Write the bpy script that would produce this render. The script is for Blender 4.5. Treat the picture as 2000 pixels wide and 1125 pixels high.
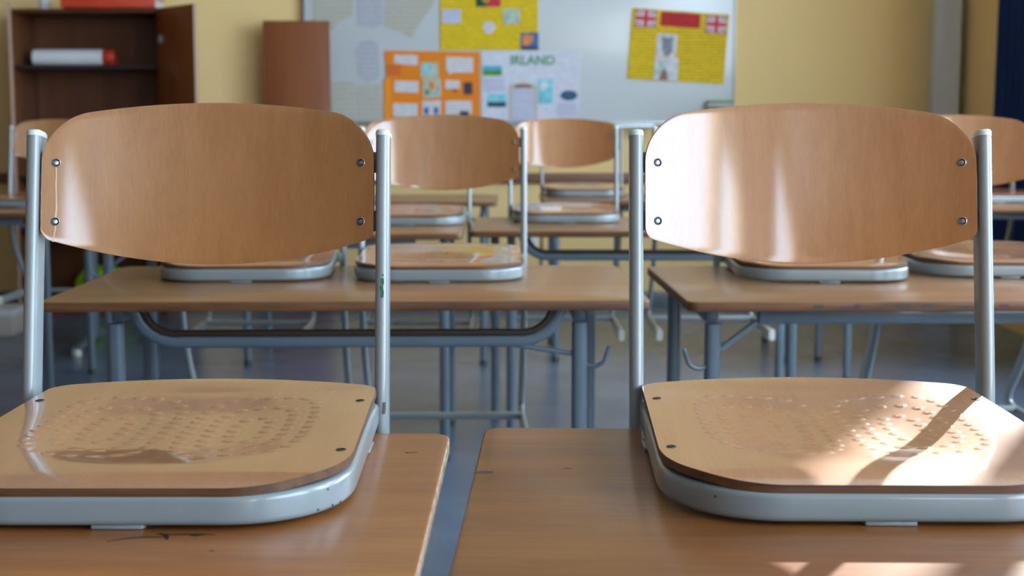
import bpy, bmesh, math, random
from mathutils import Vector, Matrix, Euler

# ------------------------------------------------------------------ clear
for o in list(bpy.data.objects):
    bpy.data.objects.remove(o, do_unlink=True)
scene = bpy.context.scene
COL = scene.collection
random.seed(4)

# ------------------------------------------------------------------ camera
CAM_Z = 1.093
PITCH = math.atan((562.5 - 244.0) / 2777.8)
cd = bpy.data.cameras.new('camera')
cd.lens = 50.0
cd.sensor_width = 36.0
cd.clip_start = 0.05
cd.clip_end = 200
cd.dof.use_dof = True
cd.dof.focus_distance = 1.56
cd.dof.aperture_fstop = 7.5
cam = bpy.data.objects.new('camera', cd)
cam.location = (0, 0, CAM_Z)
cam.rotation_euler = (math.pi / 2 - PITCH, 0, 0)
COL.objects.link(cam)
scene.camera = cam

# ------------------------------------------------------------------ sky, sun, exposure
world = bpy.data.worlds.new('sky')
scene.world = world
world.use_nodes = True
bg = world.node_tree.nodes['Background']
bg.inputs['Color'].default_value = (0.60, 0.79, 1.0, 1)
bg.inputs['Strength'].default_value = 19.0

SUN_EL = math.radians(18.0)
SUN_AZ = Vector((0.475, 0.88, 0)).normalized()
sd = bpy.data.lights.new('sun', 'SUN')
sd.energy = 26.0
sd.angle = math.radians(0.53)
sd.color = (1.0, 0.93, 0.84)
sun = bpy.data.objects.new('sun', sd)
to_sun = Vector((SUN_AZ.x * math.cos(SUN_EL), SUN_AZ.y * math.cos(SUN_EL), math.sin(SUN_EL)))
sun.rotation_euler = to_sun.to_track_quat('Z', 'Y').to_euler()
sun.location = (8, 12, 6)
COL.objects.link(sun)

WALL_R = 2.68
# (near jamb, far jamb, head height, mullions)
WINDOWS = [(-8.6, -5.6, 3.65, (-7.1,)), (-3.05, -2.12, 2.55, ()), (-1.97, 0.90, 3.10, (-0.40,)), (1.55, 2.50, 3.10, ()), (2.95, 6.17, 3.30, (4.2, 5.60))]
SILL = 0.92
for (a, b, HEAD, _) in WINDOWS:            # light portals: guide sampling of the sky through the openings
    ld = bpy.data.lights.new('window_portal', 'AREA')
    ld.shape = 'RECTANGLE'
    ld.size = HEAD - SILL
    ld.size_y = b - a
    ld.cycles.is_portal = True
    lo = bpy.data.objects.new('window_portal', ld)
    lo.location = (WALL_R + 0.2, (a + b) / 2, (SILL + HEAD) / 2)
    lo.rotation_euler = (0, math.pi / 2, 0)
    COL.objects.link(lo)

scene.view_settings.view_transform = 'Standard'
scene.view_settings.look = 'None'
scene.view_settings.gamma = 1.0
scene.view_settings.use_curve_mapping = False
scene.view_settings.exposure = -0.50


# ------------------------------------------------------------------ materials
def lin(c):
    out = []
    for v in c[:3]:
        v = v / 255.0
        out.append(v / 12.92 if v <= 0.04045 else ((v + 0.055) / 1.055) ** 2.4)
    return (out[0], out[1], out[2], 1.0)


def new_mat(name):
    m = bpy.data.materials.new(name)
    m.use_nodes = True
    nt = m.node_tree
    p = nt.nodes['Principled BSDF']
    return m, nt, p


def coords(nt, scale, rnd=True):
    tc = nt.nodes.new('ShaderNodeTexCoord')
    mp = nt.nodes.new('ShaderNodeMapping')
    mp.inputs['Scale'].default_value = scale
    if rnd:
        oi = nt.nodes.new('ShaderNodeObjectInfo')
        mul = nt.nodes.new('ShaderNodeMath')
        mul.operation = 'MULTIPLY'
        mul.inputs[1].default_value = 7.0
        nt.links.new(oi.outputs['Random'], mul.inputs[0])
        add = nt.nodes.new('ShaderNodeVectorMath')
        add.operation = 'ADD'
        nt.links.new(tc.outputs['Object'], add.inputs[0])
        nt.links.new(mul.outputs[0], add.inputs[1])
        nt.links.new(add.outputs[0], mp.inputs['Vector'])
    else:
        nt.links.new(tc.outputs['Object'], mp.inputs['Vector'])
    return mp.outputs['Vector']


def noise(nt, vec, scale=1.0, detail=3.0, rough=0.5):
    n = nt.nodes.new('ShaderNodeTexNoise')
    n.inputs['Scale'].default_value = scale
    n.inputs['Detail'].default_value = detail
    n.inputs['Roughness'].default_value = rough
    nt.links.new(vec, n.inputs['Vector'])
    return n.outputs['Fac']


def ramp(nt, fac, stops):
    r = nt.nodes.new('ShaderNodeValToRGB')
    els = r.color_ramp.elements
    while len(els) < len(stops):
        els.new(0.5)
    for e, (pos, c) in zip(els, stops):
        e.position = pos
        e.color = c
    nt.links.new(fac, r.inputs['Fac'])
    return r.outputs['Color']


def mixc(nt, a, b, fac, mode='MIX'):
    m = nt.nodes.new('ShaderNodeMix')
    m.data_type = 'RGBA'
    m.blend_type = mode
    if isinstance(fac, float):
        m.inputs['Factor'].default_value = fac
    else:
        nt.links.new(fac, m.inputs['Factor'])
    for s, v in ((m.inputs['A'], a), (m.inputs['B'], b)):
        if isinstance(v, tuple):
            s.default_value = v
        else:
            nt.links.new(v, s)
    return m.outputs['Result']


def wood(name, light, dark, axis, rough=0.4, coat=0.6, coat_rough=0.12, fine=260.0, broad=22.0, stretch=0.02, contrast=0.5, bump=0.02):
    """Lacquered wood, grain running along the given axis."""
    m, nt, p = new_mat(name)
    s1 = [broad] * 3
    s2 = [fine] * 3
    s1[axis] = broad * stretch * 3
    s2[axis] = fine * stretch
    n1 = noise(nt, coords(nt, s1), 1.0, 4.0, 0.6)
    n2 = noise(nt, coords(nt, s2), 1.0, 2.0, 0.5)
    c1 = ramp(nt, n1, [(0.28, lin(dark)), (0.72, lin(light))])
    mid = tuple((a * 0.80 + b * 0.0) for a, b in zip(lin(light)[:3], lin(dark)[:3])) + (1.0,)
    c2 = ramp(nt, n2, [(0.35, (0.62, 0.56, 0.50, 1)), (0.65, (1, 1, 1, 1))])
    col = mixc(nt, c1, c2, contrast, 'MULTIPLY')
    nt.links.new(col, p.inputs['Base Color'])
    p.inputs['Roughness'].default_value = rough
    p.inputs['Coat Weight'].default_value = coat
    p.inputs['Coat IOR'].default_value = 1.62
    p.inputs['Coat Roughness'].default_value = coat_rough
    if bump:
        b = nt.nodes.new('ShaderNodeBump')
        b.inputs['Strength'].default_value = bump
        b.inputs['Distance'].default_value = 0.001
        nt.links.new(n2, b.inputs['Height'])
        nt.links.new(b.outputs['Normal'], p.inputs['Normal'])
    return m


def plain(name, rgb, rough=0.5, metal=0.0, coat=0.0, var=0.0, vscale=8.0, spec=0.5, coat_rough=0.1):
    m, nt, p = new_mat(name)
    c = lin(rgb)
    if var:
        f = noise(nt, coords(nt, (vscale,) * 3), 1.0, 4.0, 0.6)
        d = tuple(v * (1 - var) for v in c[:3]) + (1.0,)
        l = tuple(min(1, v * (1 + var)) for v in c[:3]) + (1.0,)
        nt.links.new(ramp(nt, f, [(0.3, d), (0.7, l)]), p.inputs['Base Color'])
    else:
        p.inputs['Base Color'].default_value = c
    p.inputs['Roughness'].default_value = rough
    p.inputs['Metallic'].default_value = metal
    p.inputs['Coat Weight'].default_value = coat
    p.inputs['Coat Roughness'].default_value = coat_rough
    p.inputs['Specular IOR Level'].default_value = spec
    return m


def striped(name, base, line, period, rough=0.7, thick=0.5, axis='Z'):
    """Paper with rows of small illegible handwriting seen as faint lines."""
    m, nt, p = new_mat(name)
    v = coords(nt, (1, 1, 1), rnd=False)
    w = nt.nodes.new('ShaderNodeTexWave')
    w.wave_type = 'BANDS'
    w.bands_direction = axis
    w.inputs['Scale'].default_value = 0.314 / period
    w.inputs['Distortion'].default_value = 0.6
    w.inputs['Detail'].default_value = 2.0
    w.inputs['Detail Scale'].default_value = 6.0
    nt.links.new(v, w.inputs['Vector'])
    gaps = noise(nt, coords(nt, (45, 45, 160), rnd=False), 1.0, 1.0)
    ml = nt.nodes.new('ShaderNodeMath')
    ml.operation = 'MULTIPLY'
    nt.links.new(w.outputs['Fac'], ml.inputs[0])
    nt.links.new(gaps, ml.inputs[1])
    nt.links.new(ramp(nt, ml.outputs[0], [(0.30, lin(base)), (0.30 + 0.3 * thick, lin(line))]), p.inputs['Base Color'])
    p.inputs['Roughness'].default_value = rough
    return m


M = {}
M['back'] = wood('beech_backrest', (172, 117, 67), (158, 104, 57), 2, rough=0.42, coat=1.0, coat_rough=0.10, fine=420, broad=50, stretch=0.004, contrast=0.22)
M['seat'] = wood('beech_seat', (180, 125, 85), (169, 114, 76), 1, rough=0.40, coat=1.0, coat_rough=0.08, fine=420, broad=40, stretch=0.006, contrast=0.22)
M['ply'] = wood('plywood_edge', (112, 74, 44), (74, 46, 26), 0, rough=0.55, coat=0.1, fine=520, broad=120, stretch=0.02, contrast=0.6)
M['desk'] = wood('desk_veneer', (156, 95, 39), (124, 70, 25), 0, rough=0.42, coat=0.3, coat_rough=0.2, fine=230, broad=22, stretch=0.04, contrast=0.5)
M['desk_pale'] = wood('desk_veneer_pale', (154, 107, 64), (134, 89, 49), 0, rough=0.40, coat=0.45, coat_rough=0.18, fine=170, broad=16, stretch=0.05, contrast=0.30)
M['deskedge'] = wood('desk_edge', (128, 82, 42), (86, 52, 26), 0, rough=0.6, coat=0.1, fine=300, broad=60, stretch=0.03, contrast=0.6)
M['wornedge'] = wood('worn_desk_edge', (205, 180, 150), (120, 84, 54), 1, rough=0.7, coat=0.0, fine=500, broad=90, stretch=0.15, contrast=0.6)
M['paint'] = plain('grey_white_tube_paint', (138, 144, 144), 0.28, coat=0.5, var=0.03, coat_rough=0.06)
M['frame'] = plain('grey_white_frame_paint', (128, 136, 138), 0.3, coat=0.5, var=0.03, coat_rough=0.08)
M['tray'] = plain('dark_book_tray', (48, 32, 22), 0.5)
M['deskpaint'] = plain('blue_grey_desk_paint', (92, 106, 116), 0.35, coat=0.4, var=0.06)
M['cap'] = plain('pale_plastic', (206, 214, 208), 0.4)
M['glide'] = plain('worn_glide_plastic', (196, 196, 186), 0.35, coat=0.3)
M['darkglide'] = plain('dark_glide_plastic', (60, 58, 52), 0.5)
M['steel'] = plain('screw_steel', (175, 180, 182), 0.3, metal=0.9)
M['black'] = plain('black_recess', (22, 22, 24), 0.5)
M['ink'] = plain('black_ink', (28, 24, 26), 0.5)
M['greenink'] = plain('green_ink', (24, 92, 66), 0.5)
M['chip'] = plain('chipped_metal', (70, 60, 58), 0.6)
M['dark_wood'] = wood('cabinet_wood', (114, 66, 33), (94, 51, 24), 2, rough=0.5, coat=0.15, fine=120, broad=14, stretch=0.03, contrast=0.25, bump=0)
M['door_wood'] = wood('cabinet_door_wood', (142, 84, 34), (122, 70, 26), 2, rough=0.5, coat=0.15, fine=120, broad=14, stretch=0.03, contrast=0.2, bump=0)
M['edge_band'] = plain('edge_band', (168, 128, 108), 0.5)
M['panel_wood'] = wood('panel_wood', (150, 85, 42), (130, 70, 34), 2, rough=0.5, coat=0.1, fine=120, broad=12, stretch=0.03, contrast=0.2, bump=0)
M['rail_wood'] = wood('rail_wood', (132, 88, 58), (112, 72, 46), 0, rough=0.5, coat=0.1, fine=100, broad=10, stretch=0.03, contrast=0.2, bump=0)
M['shelf_dark'] = plain('dark_shelf_edge', (34, 24, 20), 0.6)
M['wall'] = plain('cream_wall', (246, 212, 148), 0.75, var=0.03, vscale=1.3)
M['dim_wall'] = wood('dark_unseen_wall', (128, 96, 62), (108, 78, 48), 2, rough=0.6, coat=0.0, bump=0)  # dark brown added to the unseen left and back walls to cut bounced light
M['white_wall'] = plain('white_plaster', (186, 183, 174), 0.8, var=0.02, vscale=2)
M['white'] = plain('white_gloss_paint', (226, 230, 232), 0.35, coat=0.2)
M['board'] = plain('whiteboard_enamel', (206, 212, 214), 0.25, coat=0.2)
M['alu'] = plain('aluminium_frame', (168, 174, 178), 0.35, metal=0.5)
M['curtain'] = plain('blue_curtain_cloth', (14, 46, 98), 0.85, var=0.1, vscale=20)

# floor linoleum with a soft sheen and speckle
m, nt, p = new_mat('grey_linoleum')
f1 = noise(nt, coords(nt, (2.0, 2.0, 2.0), False), 1.0, 4.0)
f2 = noise(nt, coords(nt, (70, 70, 70), False), 1.0, 3.0, 0.7)
c1 = ramp(nt, f1, [(0.3, lin((92, 106, 126))), (0.7, lin((112, 126, 146)))])
c2 = ramp(nt, f2, [(0.35, (0.72, 0.72, 0.74, 1)), (0.65, (1, 1, 1, 1))])
nt.links.new(mixc(nt, c1, c2, 0.5, 'MULTIPLY'), p.inputs['Base Color'])
p.inputs['Roughness'].default_value = 0.26
M['floor'] = m


# ------------------------------------------------------------------ mesh helpers
def mesh_from(name, verts, faces, mats, midx=None, smooth=True, angle=40):
    me = bpy.data.meshes.new(name)
    me.from_pydata(verts, [], faces)
    for mm in mats:
        me.materials.append(M[mm])
    if midx:
        me.polygons.foreach_set('material_index', midx)
    me.polygons.foreach_set('use_smooth', [smooth] * len(me.polygons))
    me.update()
    bm = bmesh.new()
    bm.from_mesh(me)
    bmesh.ops.recalc_face_normals(bm, faces=bm.faces)
    bm.to_mesh(me)
    bm.free()
    if smooth:
        me.set_sharp_from_angle(angle=math.radians(angle))
    return me


def add(name, me, parent=None, loc=None, rot=None):
    o = bpy.data.objects.new(name, me)
    COL.objects.link(o)
    if parent is not None:
        o.parent = parent
    if loc is not None:
        o.location = loc
    if rot is not None:
        o.rotation_euler = rot
    return o


def bake(me, mods):
    """Apply modifiers to a mesh once and return the result."""
    o = bpy.data.objects.new('temporary', me)
    COL.objects.link(o)
    for kind, kw in mods:
        md = o.modifiers.new(kind, kind)
        for k, v in kw.items():
            setattr(md, k, v)
    dg = bpy.context.evaluated_depsgraph_get()
    out = bpy.data.meshes.new_from_object(o.evaluated_get(dg))
    bpy.data.objects.remove(o)
    return out


def boxes(name, lst, mat, bevel=0.0, smooth=True):
    """lst of (x0,x1,y0,y1,z0,z1) in one mesh."""
    V, F = [], []
    for (x0, x1, y0, y1, z0, z1) in lst:
        b = len(V)
        V += [(x0, y0, z0), (x1, y0, z0), (x1, y1, z0), (x0, y1, z0), (x0, y0, z1), (x1, y0, z1), (x1, y1, z1), (x0, y1, z1)]
        F += [(b, b + 3, b + 2, b + 1), (b + 4, b + 5, b + 6, b + 7), (b, b + 1, b + 5, b + 4), (b + 1, b + 2, b + 6, b + 5), (b + 2, b + 3, b + 7, b + 6), (b + 3, b, b + 4, b + 7)]
    me = mesh_from(name, V, F, [mat], smooth=smooth)
    if bevel:
        me = bake(me, [('BEVEL', dict(width=bevel, segments=2, limit_method='ANGLE', harden_normals=False))])
        me.set_sharp_from_angle(angle=math.radians(50))
    return me


def catmull(pts, n=8):
    P = [Vector(p) for p in pts]
    P = [P[0] * 2 - P[1]] + P + [P[-1] * 2 - P[-2]]
    out = []
    for i in range(1, len(P) - 2):
        a, b, c, d = P[i - 1], P[i], P[i + 1], P[i + 2]
        for k in range(n):
            t = k / n
            out.append(0.5 * ((2 * b) + (c - a) * t + (2 * a - 5 * b + 4 * c - d) * t * t + (3 * b - a - 3 * c + d) * t ** 3))
    out.append(P[-2].copy())
    return out


def sweep(name, path, sec, ref, mats, closed_sec=True):
    """Sweep a closed 2D section along a path; section x along ref, y along tangent x ref."""
    path = [Vector(p) for p in path]
    ref = Vector(ref)
    V, F = [], []
    n = len(sec)
    for i, p in enumerate(path):
        t = (path[min(i + 1, len(path) - 1)] - path[max(i - 1, 0)]).normalized()
        a = (ref - t * ref.dot(t)).normalized()
        b = t.cross(a)
        for (u, v) in sec:
            V.append(tuple(p + a * u + b * v))
    for i in range(len(path) - 1):
        for k in range(n):
            k2 = (k + 1) % n
            F.append((i * n + k, i * n + k2, (i + 1) * n + k2, (i + 1) * n + k))
    F.append(tuple(range(n)))
    F.append(tuple((len(path) - 1) * n + k for k in range(n)))
    return mesh_from(name, V, F, mats, angle=50)


def circle(r, n=14):
    return [(r * math.cos(2 * math.pi * k / n), r * math.sin(2 * math.pi * k / n)) for k in range(n)]


def stadium(w, l, n=8):
    """flat-oval section, thickness w along x and length l along y."""
    r = w / 2
    pts = []
    for k in range(n + 1):
        a = math.pi * k / n
        pts.append((r * math.cos(a), (l / 2 - r) + r * math.sin(a)))
    for k in range(n + 1):
        a = math.pi + math.pi * k / n
        pts.append((r * math.cos(a), -(l / 2 - r) + r * math.sin(a)))
    return pts


def rrect(w, h, r, n=4):
    pts = []
    for cx, cy, a0 in ((w / 2 - r, h / 2 - r, 0), (-w / 2 + r, h / 2 - r, 90), (-w / 2 + r, -h / 2 + r, 180), (w / 2 - r, -h / 2 + r, 270)):
        for k in range(n + 1):
            a = math.radians(a0 + 90 * k / n)
            pts.append((cx + r * math.cos(a), cy + r * math.sin(a)))
    return pts


def lathe(name, prof, n, mats, mfun=None):
    """profile list of (r,z) about z."""
    V, F, MI = [], [], []
    for (r, z) in prof:
        for k in range(n):
            a = 2 * math.pi * k / n
            V.append((r * math.cos(a), r * math.sin(a), z))
    for i in range(len(prof) - 1):
        for k in range(n):
            k2 = (k + 1) % n
            F.append((i * n + k, i * n + k2, (i + 1) * n + k2, (i + 1) * n + k))
            MI.append(mfun(i) if mfun else 0)
    F.append(tuple(range(n)))
    MI.append(0)
    F.append(tuple((len(prof) - 1) * n + k for k in range(n)))
    MI.append(mfun(len(prof) - 2) if mfun else 0)
    return mesh_from(name, V, F, mats, MI, angle=35)


def slab(name, outline, z0, z1, mat_top, mat_side, bevel=0.0015):
    n = len(outline)
    V = [(x, y, z0) for x, y in outline] + [(x, y, z1) for x, y in outline]
    F = [tuple(range(n)), tuple(range(n, 2 * n))]
    MI = [0, 0]
    for k in range(n):
        k2 = (k + 1) % n
        F.append((k, k2, n + k2, n + k))
        MI.append(mat_side[k] if isinstance(mat_side, list) else 1)
    mats = mat_top
    me = mesh_from(name, V, F, mats, MI, smooth=True)
    if bevel:
        me = bake(me, [('BEVEL', dict(width=bevel, segments=2, limit_method='ANGLE', angle_limit=math.radians(50)))])
        me.set_sharp_from_angle(angle=math.radians(50))
    return me


def tag(o, label, cat, group=None):
    o['label'] = label
    o['category'] = cat
    if group:
        o['group'] = group
    return o


def struct(name, me, parent=None, label=None):
    o = add(name, me, parent)
    o['kind'] = 'structure'
    if label:
        o['label'] = label
    return o


def empty(name, loc, rz=0.0):
    e = bpy.data.objects.new(name, None)
    e.empty_display_size = 0.1
    COL.objects.link(e)
    e.location = loc
    e.rotation_euler = (0, 0, rz)
    return e


def copy_tree(o, parent=None):
    c = o.copy()
    COL.objects.link(c)
    c.parent = parent
    for ch in list(o.children):
        copy_tree(ch, c)
    return c


# ------------------------------------------------------------------ the room
Y_FAR, Y_BACK, X_LEFT, CEIL = 8.60, -9.0, -4.6, 3.9
struct('floor', boxes('floor', [(X_LEFT, WALL_R + .25, Y_BACK, Y_FAR, -0.1, 0)], 'floor', smooth=False), label='grey linoleum classroom floor')
struct('ceiling', boxes('ceiling', [(X_LEFT, WALL_R + .25, Y_BACK, Y_FAR, CEIL, CEIL + .15)], 'white_wall', smooth=False))
struct('wall_front', boxes('wall_front', [(X_LEFT, WALL_R + .25, Y_FAR, Y_FAR + .2, 0, CEIL)], 'wall', smooth=False), label='cream wall behind the whiteboard')
struct('wall_back', boxes('wall_back', [(X_LEFT, WALL_R + .25, Y_BACK - .2, Y_BACK, 0, CEIL)], 'dim_wall', smooth=False))
struct('wall_left', boxes('wall_left', [(X_LEFT - .2, X_LEFT, Y_BACK, Y_FAR, 0, CEIL)], 'dim_wall', smooth=False))
wl = [(WALL_R, WALL_R + .25, Y_BACK, Y_FAR, 0, SILL)]
ys = [Y_BACK] + [v for w in WINDOWS for v in w[:2]] + [Y_FAR]
for k in range(0, len(ys), 2):
    wl.append((WALL_R, WALL_R + .25, ys[k], ys[k + 1], SILL, CEIL))
for (a, b, h, _) in WINDOWS:
    wl.append((WALL_R, WALL_R + .25, a, b, h, CEIL))
struct('wall_right', boxes('wall_right', wl, 'wall', smooth=False), label='cream window wall on the right')
for i, (a, b, HEAD, MUL) in enumerate(WINDOWS):
    w = struct('window_%d' % (i + 1), boxes('window_frame', [
        (WALL_R + .10, WALL_R + .16, a, a + .05, SILL, HEAD), (WALL_R + .10, WALL_R + .16, b - .02, b, SILL, HEAD),
        (WALL_R + .10, WALL_R + .16, a + .05, b - .02, SILL, SILL + .05), (WALL_R + .10, WALL_R + .16, a + .05, b - .02, HEAD - .05, HEAD)], 'white', 0.004))
    for q in MUL:
        add('mullion', boxes('mullion', [(WALL_R + .10, WALL_R + .16, q - .03, q + .03, SILL + .05, HEAD - .05)], 'white', 0.004), w)
    add('sill', boxes('sill', [(WALL_R - .12, WALL_R + .10, a - .05, b + .05, SILL - .04, SILL - .001)], 'white', 0.006), w)
struct('trim_1', boxes('wall_rail', [(X_LEFT, WALL_R, Y_FAR - .025, Y_FAR, .742, .805)], 'rail_wood', 0.004), label='brown wooden rail along the cream wall')
struct('baseboard_front', boxes('baseboard', [(X_LEFT, WALL_R, Y_FAR - .02, Y_FAR, 0, .09)], 'deskpaint', 0.003))
# white boxed pipe in the far right corner with its cover strips
struct('trim_2', boxes('white_corner_post', [(2.49, 2.64, Y_FAR - .14, Y_FAR, 0, CEIL)], 'white', 0.01), label='white boxed pipe in the corner')

# ------------------------------------------------------------------ chair meshes
W2 = 0.2005            # half spacing of the side tubes
REC = 0.170            # backward lean of the tubes
XB = 0.1905            # half width of the backrest


def tube_y(z):
    return REC * (z - 0.03)


def back_top(x):
    ax = abs(x)
    t = 0.371 - 0.0125 * (ax / 0.15) ** 2
    r = 0.050
    e = ax - (XB - r)
    if e > 0:
        t -= r * 0.95 - math.sqrt(max(0.0, r * r - e * e)) * 0.95
    return t


def back_bot(x):
    ax = abs(x)
    t = 0.183 + 0.034 * (ax / XB) ** 2
    r = 0.010
    e = ax - (XB - r)
    if e > 0:
        t += r - math.sqrt(max(0.0, r * r - e * e))
    return t


def back_y(x, z):
    return tube_y(z) - 0.013 + 0.041 * (1 - (x / XB) ** 2)


def make_back_mesh():
    NX, NZ, TH = 72, 20, 0.0095
    xs = [XB * math.sin(math.pi / 2 * (2 * i / NX - 1)) for i in range(NX + 1)]
    V, F = [], []
    for x in xs:
        a, b = back_bot(x), back_top(x)
        for j in range(NZ + 1):
            z = a + (b - a) * j / NZ
            V.append((x, back_y(x, z), z))
    n0 = len(V)
    V += [(x, y + TH, z) for x, y, z in V]
    idx = lambda i, j: i * (NZ + 1) + j
    MI = []
    for i in range(NX):
        for j in range(NZ):
            q = (idx(i, j), idx(i + 1, j), idx(i + 1, j + 1), idx(i, j + 1))
            F.append(q); MI.append(0)
            F.append(tuple(n0 + k for k in reversed(q))); MI.append(0)
    rim = [idx(i, 0) for i in range(NX + 1)] + [idx(NX, j) for j in range(1, NZ + 1)] + [idx(i, NZ) for i in range(NX - 1, -1, -1)] + [idx(0, j) for j in range(NZ - 1, 0, -1)]
    for k in range(len(rim)):
        a, b = rim[k], rim[(k + 1) % len(rim)]
        F.append((a, b, n0 + b, n0 + a)); MI.append(1)
    me = mesh_from('backrest', V, F, ['back', 'ply'], MI)
    me = bake(me, [('BEVEL', dict(width=0.0028, segments=3, limit_method='ANGLE', angle_limit=math.radians(60)))])
    me.set_sharp_from_angle(angle=math.radians(60))
    return me


SEAT_FRONT = -0.424
HALF_F, RX, RY = 0.190, 0.105, 0.120


def seat_half(y):
    """half width of the seat at depth y (0 rear .. SEAT_FRONT)"""
    t = min(1.0, max(0.0, -y / 0.30))
    return 0.184 + (HALF_F - 0.184) * t


def seat_outline(off=0.0, n=26):
    """open path rear left, front, rear right (plan view)."""
    pts = []
    yc = SEAT_FRONT + RY
    y = -0.022
    while y > yc + 0.008:
        pts.append((-(seat_half(y) + off), y))
        y -= 0.02
    e = 2 / 2.22
    for k in range(n + 1):
        a = math.pi / 2 * k / n
        pts.append((-(HALF_F - RX) - (RX + off) * max(0.0, math.cos(a)) ** e, yc - (RY + off) * math.sin(a) ** e))
    x = -(HALF_F - RX) + 0.012
    while x < -0.004:
        pts.append((x, SEAT_FRONT - off))
        x += 0.012
    right = [(-x, y) for x, y in reversed(pts)]
    return pts + right


def seat_y_range(x):
    ax = abs(x)
    rear = 0.017 - 0.022 * (ax / 0.18) ** 2
    r = 0.022
    e = ax - (HALF_F - r)
    if e > 0:
        rear -= r - math.sqrt(max(0.0, r * r - min(e, r) ** 2))
    front = SEAT_FRONT
    e = ax - (HALF_F - RX)
    if e > 0:
        u = min(1.0, e / RX)
        front = SEAT_FRONT + RY - RY * (1 - u ** 2.22) ** (1 / 2.22)
    return front, rear


DOTS = []
for s in (-1, 1):
    for (a, b, px) in ((0.061, 0.122, 3.6), (0.039, 0.088, 3.4), (0.017, 0.052, 3.0)):
        fine = []
        for k in range(721):
            th = 2 * math.pi * k / 720
            c, d = math.cos(th), math.sin(th)
            q = (abs(c) ** px + abs(d) ** px) ** (-1 / px)
            fine.append(Vector((a * q * c, b * q * d)))
        acc = [0.0]
        for k in range(720):
            acc.append(acc[-1] + (fine[k + 1] - fine[k]).length)
        n = max(4, round(acc[-1] / 0.0215))
        k = 0
        for j in range(n):
            want = acc[-1] * (j + 0.5) / n
            while acc[k + 1] < want:
                k += 1
            DOTS.append((s * 0.072 + fine[k].x, -0.190 + fine[k].y))


def smooth01(t):
    t = min(1.0, max(0.0, t))
    return t * t * (3 - 2 * t)


DISH = [1.0]


def seat_z(x, y):
    # base: slightly higher at the rear, rolled down at the front lip
    z = 0.0500 - 0.006 * smooth01(-y / 0.40)
    f = (-y - 0.382) / 0.042
    if f > 0:
        z -= 0.0050 * f * f
    # rear edge rises a little in the middle
    z += 0.004 * smooth01((y + 0.05) / 0.06) * (1 - (x / 0.19) ** 2)
    # pressed hollow
    u = abs(x) / 0.150
    v = (y + 0.190) / (0.150 if y > -0.190 else 0.168)
    d = (u ** 2.6 + abs(v) ** 2.6) ** (1 / 2.6)
    t = min(1.0, max(0.0, (1.18 - d) / 0.88))
    z -= 0.0098 * DISH[0] * t * t * t * (t * (6 * t - 15) + 10)
    # raised middle between the thighs
    z += 0.0015 * math.exp(-(x / 0.03) ** 2) * smooth01((1.0 - d) / 0.4)
    return z


def make_seat_mesh(NX, NY, dots):
    grid = {}
    if dots:
        for (dx, dy) in DOTS:
            for i in range(int(math.floor((dx - .008) / .01)), int(math.floor((dx + .008) / .01)) + 1):
                for j in range(int(math.floor((dy - .008) / .01)), int(math.floor((dy + .008) / .01)) + 1):
                    grid.setdefault((i, j), []).append((dx, dy))
    V, F, MI = [], [], []
    TH = 0.0080
    # the plate is a touch narrower at the rear: x is scaled with depth
    for i in range(NX + 1):
        s = math.sin(math.pi / 2 * (2 * i / NX - 1) * 0.8) / math.sin(math.pi / 2 * 0.8)
        x0 = 0.1899 * s
        fr, re = seat_y_range(x0)
        for j in range(NY + 1):
            y = fr + (re - fr) * j / NY
            x = x0 * (seat_half(y) / HALF_F)
            z = seat_z(x, y)
            if dots:
                best = 0.0
                for (dx, dy) in grid.get((int(math.floor(x / .01)), int(math.floor(y / .01))), ()):
                    r = math.hypot(x - dx, y - dy)
                    h = 0.00075 * smooth01((0.0062 - r) / 0.0014) - 0.00012 * smooth01((0.0040 - r) / 0.0025)
                    best = max(best, h)
                z += best
            V.append((x, y, z))
    n0 = len(V)
    idx = lambda i, j: i * (NY + 1) + j
    for i in range(NX):
        for j in range(NY):
            F.append((idx(i, j), idx(i + 1, j), idx(i + 1, j + 1), idx(i, j + 1))); MI.append(0)
    rim = [idx(i, 0) for i in range(NX + 1)] + [idx(NX, j) for j in range(1, NY + 1)] + [idx(i, NY) for i in range(NX - 1, -1, -1)] + [idx(0, j) for j in range(NY - 1, 0, -1)]
    nr = len(rim)
    # rounded-over edge: first ring slightly lower and outside, then down to the underside
    V2 = []
    for a in rim:
        x, y, z = V[a]
        V2.append((x, y, z - TH))
    cx = n0
    V += V2
    for k in range(nr):
        k2 = (k + 1) % nr
        F.append((rim[k], rim[k2], cx + k2, cx + k)); MI.append(1)
    c2 = len(V)
    V += [(x * 0.90, (y + 0.2) * 0.90 - 0.2, 0.027) for x, y, z in V2]
    for k in range(nr):
        k2 = (k + 1) % nr
        F.append((cx + k, cx + k2, c2 + k2, c2 + k)); MI.append(1)
    F.append(tuple(c2 + k for k in range(nr))); MI.append(1)
    me = mesh_from('seat', V, F, ['seat', 'ply'], MI)
    me.set_sharp_from_angle(angle=math.radians(42))
    return me


seat_hi = make_seat_mesh(250, 280, True)
DISH[0] = 0.5
seat_lo = make_seat_mesh(130, 130, False)
DISH[0] = 1.0
back_me = make_back_mesh()


def make_frame_mesh():
    pts = seat_outline(-0.0055)
    P = [(x, y, 0.0195) for x, y in pts]
    # front bar follows the lip: slightly lower at the front
    return sweep('seat_frame', P, rrect(0.027, 0.015, 0.006), (0, 0, 1), ['frame'])


frame_me = make_frame_mesh()
side_pts = [(0.338,), (0.20,)]


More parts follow.
